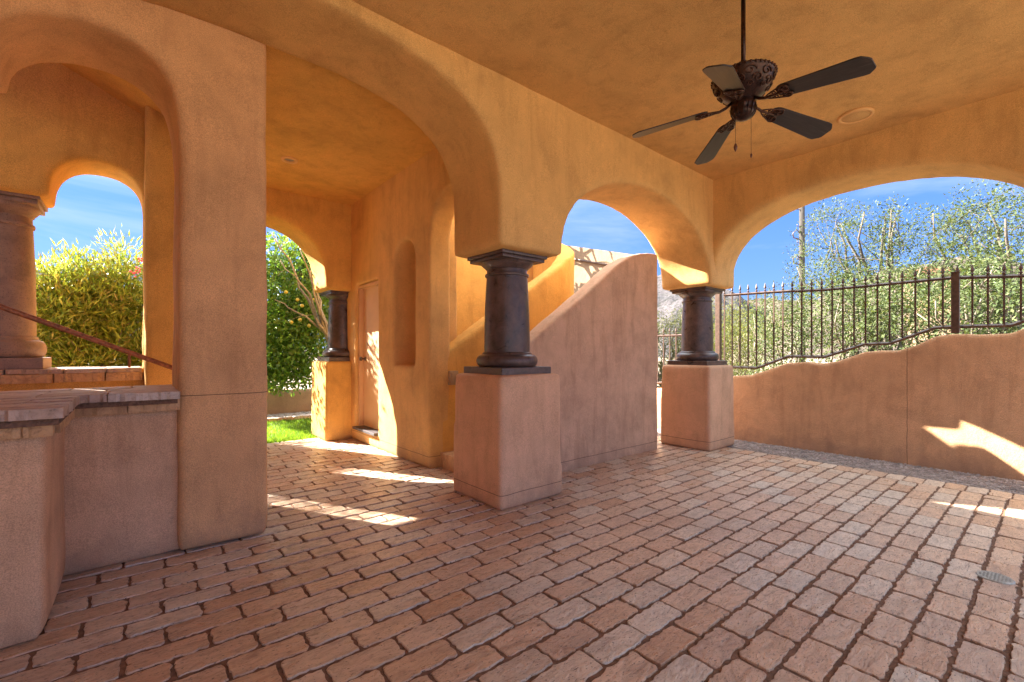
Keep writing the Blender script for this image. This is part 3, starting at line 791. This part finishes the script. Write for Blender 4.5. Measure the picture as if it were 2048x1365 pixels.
for q in ((281,519),(276,541),(268,548)):
    p = Vector(pxp(*q, 7.6)); bm = B()
    for k in range(8): bmesh.ops.create_icosphere(bm, subdivisions=1, radius=.012, matrix=Matrix.Translation(p+Vector((random.gauss(0,.018),random.gauss(0,.025),random.gauss(0,.02)))))
    local(bmobj('flower', bm, FLOWER, root), (-.6,8.2,-.05))

# citrus tree with yellow fruit beyond the far arch
bl = [(pxp(600,560,8.6),(.85,.8,.95),1),(pxp(600,680,8.8),(.95,.7,.75),1),(pxp(540,600,8.8),(.9,.8,1.3),1),(pxp(650,620,9.2),(.6,.6,.9),.6),(pxp(560,740,9.0),(.8,.5,.4),.5),((1.0,9.0,3.2),(.5,.6,.7),.28)]  # last blob is unseen crown added to dapple sun on the door wall
cb = (at(548,835,2,0).x-.1, at(548,835,2,0).y+.9, -.02)
root, tips = plant('citrus_tree', 'dense green citrus tree with yellow fruit beyond the far arch', 'tree', cb, bl, 135, 42, .22, .085, CITR, BARKD, .055, aspect=.5, limb_n=46, fork=.25, wig=.13)
bm = B(); bmesh.ops.create_icosphere(bm, subdivisions=2, radius=.031); fme = bpy.data.meshes.new('fruit'); bm.to_mesh(fme); bm.free(); fme.materials.append(LEMON); fme.shade_smooth()
fr = [Vector(tips[rng.integers(len(tips))])+Vector((0,-.15,-.05)) for k in range(13)]
for q in ((595,600),(572,585),(600,640),(618,652),(583,645),(628,600),(604,612)): fr.append(Vector(pxp(*q, 7.9)))
for p in fr:
    o = bpy.data.objects.new('fruit', fme); C.objects.link(o); o.parent = root; o.location = p-Vector(cb)
# bare pale branches in front of the citrus crown
bb = Vector(pxp(655,672,7.7)); rt = empty('bare_tree', bb)
tag(rt, 'pale bare branches leaning across the citrus tree in the far arch', 'tree')
bm = grow(bb, [pxp(x,y,Y) for x,y,Y in ((545,470,7.7),(560,520,7.9),(600,500,7.6),(545,560,8.0),(630,560,7.8),(580,640,7.7),(575,480,8.0),(620,540,7.6),(550,600,7.8),(560,490,7.4))], .028, .07, fork=.5)
tube(bm, [bb, bb+Vector((.25,.2,-.35)), bb+Vector((.45,.3,-1.1)), bb+Vector((.5,.35,-1.35))], .05, 8)
local(bmobj('branches', bm, BARK, rt), bb)

# shade-casting sparse tree is the bare tree + citrus; more greenery beyond
def P0(x, y, X): p = at(x, y, 0, X); return (p.x, p.y, p.z)
def shrubrow(specs):
    for s in specs: plant(**s)
# palo verde/mesquite behind the fence, right
b1 = (*P0(1775, 700, 10.5)[:2], -.05)
bl = [(P0(1700,490,10.5),(.8,1.1,.75),1),(P0(1760,540,10.5),(.9,1.2,.7),1),(P0(1640,560,10.2),(.7,.8,.5),.55),(P0(1800,450,10.8),(.4,.45,.55),.35),(P0(1680,430,10.8),(.35,.5,.3),.25),(P0(1740,590,10.2),(.9,1.3,.5),.8)]
plant('mesquite_tree', 'feathery grey-green tree with a pale trunk behind the middle of the iron fence', 'tree', b1, bl, 125, 26, .15, .048, MESQ, BARKD, .055, aspect=.42, limb_n=110, fork=.10, group='desert trees behind the fence', wig=.05, sec=.20, up=.5)
b2 = (*P0(2060, 690, 11.5)[:2], -.05)
bl = [(P0(1980,450,11.5),(1.0,1.0,.65),1),(P0(2060,430,11.5),(1,1.2,1.0),1),(P0(1920,520,11.3),(.8,.8,.5),.7),(P0(1900,440,11.6),(.5,.6,.25),.3),(P0(2000,560,11.0),(1,1.2,.6),.8)]
plant('mesquite_tree', 'feathery tree with arching branches at the right end of the iron fence', 'tree', b2, bl, 125, 26, .16, .048, MESQ, BARKD, .055, aspect=.42, limb_n=110, fork=.10, group='desert trees behind the fence', wig=.05, sec=.20, up=.5)
i = 0
lab = ['pale green shrub pressing against the fence right behind the corner column', 'leafy grey-green shrub behind the left part of the tall fence', 'dense grey-green shrub below the feathery tree behind the fence',
       'dense shrub behind the fence just left of the thick fence post', 'dense shrub behind the fence just right of the thick fence post', 'big shrub behind the fence at the right edge']
for (x, y, X, rr, m) in ((1470,690,11,(.8,.8,.6),PALO),(1570,660,9.6,(.7,.75,.75),MESQ),(1680,640,9.2,(.7,.8,.8),MESQ),(1790,625,8.9,(.7,.75,.8),MESQ),(1900,620,8.7,(.7,.7,.75),MESQ),(2020,600,8.6,(.8,.7,.9),MESQ)):
    c = P0(x, y, X); c2 = (c[0], c[1], .55)
    plant('desert_shrub', lab[i], 'shrub', (c[0]+.2, c[1], -.05), [(c, rr, 1), (c2, (rr[0]*1.1, rr[1]*1.1, .6), .8)], 120, 34, .24, .055 if m is MESQ else .05, m, BARK, .03, aspect=.42, limb_n=30, fork=.7, group='shrubs behind the fence', bname='stems', cname='foliage'); i += 1
# light yellow-green palo verdes further off, left of the fence
lab = ['yellow-green feathery shrub between the stair wall and the corner column', 'yellow-green feathery shrub seen right of the corner column low behind the fence', 'bright yellow-green shrub farther back behind the first fence pickets']
for k, (x, y, X, rr) in enumerate(((1335,680,12.5,(1.1,1.3,.95)),(1420,670,13,(1.1,1.3,1.0)),(1500,655,15,(1.3,1.5,1.0)))):
    c = P0(x, y, X)
    plant('palo_verde', lab[k], 'shrub', (c[0], c[1], -.05), [(c, rr, 1), ((c[0],c[1],.5),(rr[0],rr[1],.6),.7)], 130, 40, .32, .075, PALO, BARK, .05, aspect=.25, up=.5, limb_n=36, fork=.6, group='yellow-green shrubs beyond the fence', bname='stems', cname='foliage')

# ================================================================== DISTANCE
def hill_mat(name, c1, c2, c3, sc=.05):
    m, nt, b = nodes(name)
    geo = nt.nodes.new('ShaderNodeNewGeometry'); pos = geo.outputs['Position']
    n1 = noise_tex(nt, pos, sc, 8, .7, .5); n2 = noise_tex(nt, pos, sc*9, 5, .7)
    c = ramp(nt, n1, [(.3, c1), (.5, c2), (.7, c3)])
    c = mix(nt, .85, c, ramp(nt, n2, [(.4,(.22,.27,.16)), (.55,(1,1,1))]), 'MULTIPLY')
    nt.links.new(c, b.inputs['Base Color']); b.inputs['Roughness'].default_value = .95
    bump(nt, b, n2, .8, 1.2); return m
def hill(name, cx, cy, rx, ry, h, mat, seed, n=90):
    bm = B(); vs = []
    for i in range(n+1):
        for j in range(n+1):
            u = i/n*2-1; v = j/n*2-1; r = min(1, math.hypot(u, v))
            z = h*(math.cos(r*math.pi)*.5+.5)
            f = noise.fractal(Vector((u*2.2+seed, v*2.2, seed)), .9, 2.1, 6)*h*.22*(1-r**3)
            rg = abs(noise.noise(Vector((u*6+seed, v*6, 2))))*h*.12*(1-r**2)
            vs.append(bm.verts.new((cx+u*rx, cy+v*ry, z+f-rg-1.5)))
    for i in range(n):
        for j in range(n):
            a = i*(n+1)+j; bm.faces.new((vs[a], vs[a+n+1], vs[a+n+2], vs[a+1]))
    return tag(bmobj(name, bm, mat), kind='structure')
HM = hill_mat('rocky_hillside', (.062,.052,.060), (.095,.078,.082), (.05,.044,.048), .09)
HM2 = hill_mat('tan_hillside', (.11,.075,.055), (.085,.06,.045), (.125,.088,.062), .06)
p = at(1335, 700, 0, 150); hill('hill', p.x, p.y, 75, 60, 30, HM, 3.1)
p = at(1500, 700, 0, 230); hill('hill', p.x, p.y, 90, 70, 30, HM2, 8.4)
p = at(1900, 700, 0, 160); hill('hill', p.x, p.y, 80, 90, 24, HM2, 5.2)
p = at(300, 700, 1, 260); hill('hill', p.x, p.y, 160, 60, 9, HM2, 1.2, 50)
# communication pole
p = at(1604, 560, 0, 34); L = (p.x, p.y, -.05); pl = empty('utility_pole', L)
tag(pl, 'tall weathered pole with climbing pegs and brackets rising behind the fence', 'pole')
zt = at(1604, 405, 0, 34).z
bm = B(); tube(bm, [(0,0,0),(0,0,zt*.5),(0,0,zt+.1)], .20, 12, .8); bmobj('pole_shaft', bm, POLE, pl)
z = 3
k = 0
while z < zt:
    bm = B(); s = 1 if k % 2 else -1
    tube(bm, [(0,0,z),(s*RT[0]*.32, s*RT[1]*.32, z+.02),(s*RT[0]*.32, s*RT[1]*.32, z+.14)], .022, 5); bmobj('climbing_peg', bm, IRON, pl); z += .55; k += 1
for y in (470, 520):
    z = at(1595, y, 0, 34).z
    bm = B(); tube(bm, [(-RT[0]*.18,-RT[1]*.18,z-.3),(-RT[0]*.55,-RT[1]*.55,z-.2),(-RT[0]*.6,-RT[1]*.6,z+.1),(-RT[0]*.35,-RT[1]*.35,z+.35),(-RT[0]*.15,-RT[1]*.15,z+.1)], .04, 6); bmobj('bracket', bm, IRON, pl)
# saguaro
p = at(2003, 560, 0, 22); L = (p.x, p.y, -.05); h = at(2003, 497, 0, 22).z
def rib(bm, pts, r):
    tube(bm, pts, r, 14)
    bm.verts.ensure_lookup_table()
bm = B(); zs = [0, h*.3, h*.6, h*.9, h*.97, h]; rs = [.17,.2,.2,.17,.11,.02]; seg = 28; rings = []
for z, r in zip(zs, rs): rings.append([bm.verts.new((r*(1 if i%2 else .86)*math.cos(2*math.pi*i/seg), r*(1 if i%2 else .86)*math.sin(2*math.pi*i/seg), z)) for i in range(seg)])
for a, b in zip(rings, rings[1:]):
    for i in range(seg): bm.faces.new((a[i], a[(i+1)%seg], b[(i+1)%seg], b[i]))
sg = bmobj('saguaro', bm, SAG); sg.location = L; tag(sg, 'tall single-stemmed saguaro cactus standing among the trees at the right', 'cactus')
# distant house on the rise
p = at(1872, 548, 0, 60); L = (p.x, p.y, p.z-3.2); hs_ = empty('distant_house', L); tag(hs_, 'distant tan house with a red tile roof peeping over the trees at the right', 'house')
bm = B(); box(bm, -2.4, 2.4, -2, 2, -4, 3.0); bmobj('wall', bm, ST_PALE, hs_, False)
bm = B(); prism(bm, [(-2.4,3.0),(2.4,3.0),(0,3.7)], 0, -2.7, 2.7); bmobj('roof', bm, TILE, hs_, False)
bm = B(); box(bm, -2.44,-2.4,-.8,.8,1.0,2.1); bmobj('window', bm, THRESH, hs_, False)
# neighbour wing of the house behind the stairs
L = (10.4, 8.6, 0); nw = empty('house_wing', L); tag(nw, 'pale stucco house wing with branch shadows behind the curved stair parapet', 'building')
za = at(1290, 513, 0, 10.4); zb = at(1145, 493, 0, 10.4); sl_ = (zb.z-za.z)/(zb.y-za.y)
def zw(y): return za.z+sl_*(y-za.y)
bm = B(); prism(bm, [(7.0,-.1),(11.5,-.1),(11.5,zw(11.5)-.42),(7.0,zw(7.0)-.42)], 0, 10.4, 10.8); local(bmobj('wall', bm, ST_PALE, nw, False), L)
bm = B(); prism(bm, [(7.0,zw(7.0)-.36),(11.5,zw(11.5)-.36),(11.5,zw(11.5)),(7.0,zw(7.0))], 0, 10.34, 10.9); local(bmobj('parapet', bm, ST_PALE, nw, False), L)
bm = B(); tube(bm, [(10.36,7.0,zw(7.0)-.39),(10.36,11.5,zw(11.5)-.39)], .035, 8); local(bmobj('gutter', bm, IRON, nw), L)
bb = (8.6, 11.2, -.05); rt = empty('bare_tree', bb); tag(rt, 'leafless tree hidden behind the middle column, throwing branch shadows on the pale house wing', 'tree')
bm = grow(bb, [(yy*random.uniform(.76,.96), yy, random.uniform(3.2,6.2)) for yy in [random.uniform(9.4,11.8) for _ in range(90)]], .12, .1, fork=.12); local(bmobj('branches', bm, BARK, rt), bb)

# ================================================================== LIGHT, SKY, CAMERA
SX, SY, SZ = -.54, 1.0, .79
hl = math.hypot(SX, SY); el = math.atan2(SZ, hl); az = math.atan2(SX, SY)
w = bpy.data.worlds.new('World'); S.world = w; w.use_nodes = True; nt = w.node_tree
bg = nt.nodes['Background']
sky = nt.nodes.new('ShaderNodeTexSky'); sky.sky_type = 'NISHITA'; sky.sun_disc = False
sky.sun_elevation = el; sky.sun_rotation = az; sky.air_density = 1.0; sky.dust_density = .1; sky.ozone_density = 2.0
tc = nt.nodes.new('ShaderNodeTexCoord').outputs['Generated']
mp = nt.nodes.new('ShaderNodeMapping'); mp.inputs['Scale'].default_value = (1,1,5); mp.inputs['Rotation'].default_value = (.1,.05,.6); nt.links.new(tc, mp.inputs[0])
n = noise_tex(nt, mp.outputs[0], 2.3, 9, .58, .7)
cl = ramp(nt, n, [(.44,(0,0,0)), (.78,(.6,.6,.6))])
sepz = nt.nodes.new('ShaderNodeSeparateXYZ'); nt.links.new(tc, sepz.inputs[0])
tint = ramp(nt, sepz.outputs[2], [(.0,(.14,.15,.29)),(.25,(.15,.185,.42)),(.46,(1.0,.75,.6)),(.8,(3.5,2.3,1.3))])
skc = mix(nt, 1.0, sky.outputs[0], tint, 'MULTIPLY')
low = ramp(nt, sepz.outputs[2], [(.0,(.25,.41,.62)),(.10,(.14,.31,.64)),(.35,(.075,.215,.57))])
lf = ramp(nt, sepz.outputs[2], [(.38,(.8,.8,.8)),(.55,(0,0,0))])
skc = mix(nt, lf, skc, low)
skc = mix(nt, cl, skc, (.62,.72,.88))
nt.links.new(skc, bg.inputs['Color']); bg.inputs['Strength'].default_value = .15
sl = bpy.data.lights.new('sun', 'SUN'); sl.energy = 3.9; sl.angle = R(.5); sl.color = (1,.93,.82)
so = bpy.data.objects.new('sun', sl); C.objects.link(so)
so.rotation_euler = Vector((SX,SY,SZ)).to_track_quat('Z', 'Y').to_euler(); so.location = (0,0,12)
cam = bpy.data.cameras.new('camera'); co = bpy.data.objects.new('camera', cam); C.objects.link(co); S.camera = co
cam.sensor_width = 36; cam.lens = 36*F/2048; cam.shift_y = 22.5/2048; cam.clip_end = 5000; cam.clip_start = .05
co.location = (0,0,H); co.rotation_euler = (R(90), 0, -math.atan2(FW[0], FW[1]))
S.view_settings.view_transform = 'Standard'; S.view_settings.look = 'None'; S.view_settings.gamma = 1
S.view_settings.exposure = 3.35
S.cycles.max_bounces = 10; S.cycles.diffuse_bounces = 7; S.cycles.glossy_bounces = 4; S.cycles.sample_clamp_indirect = 8
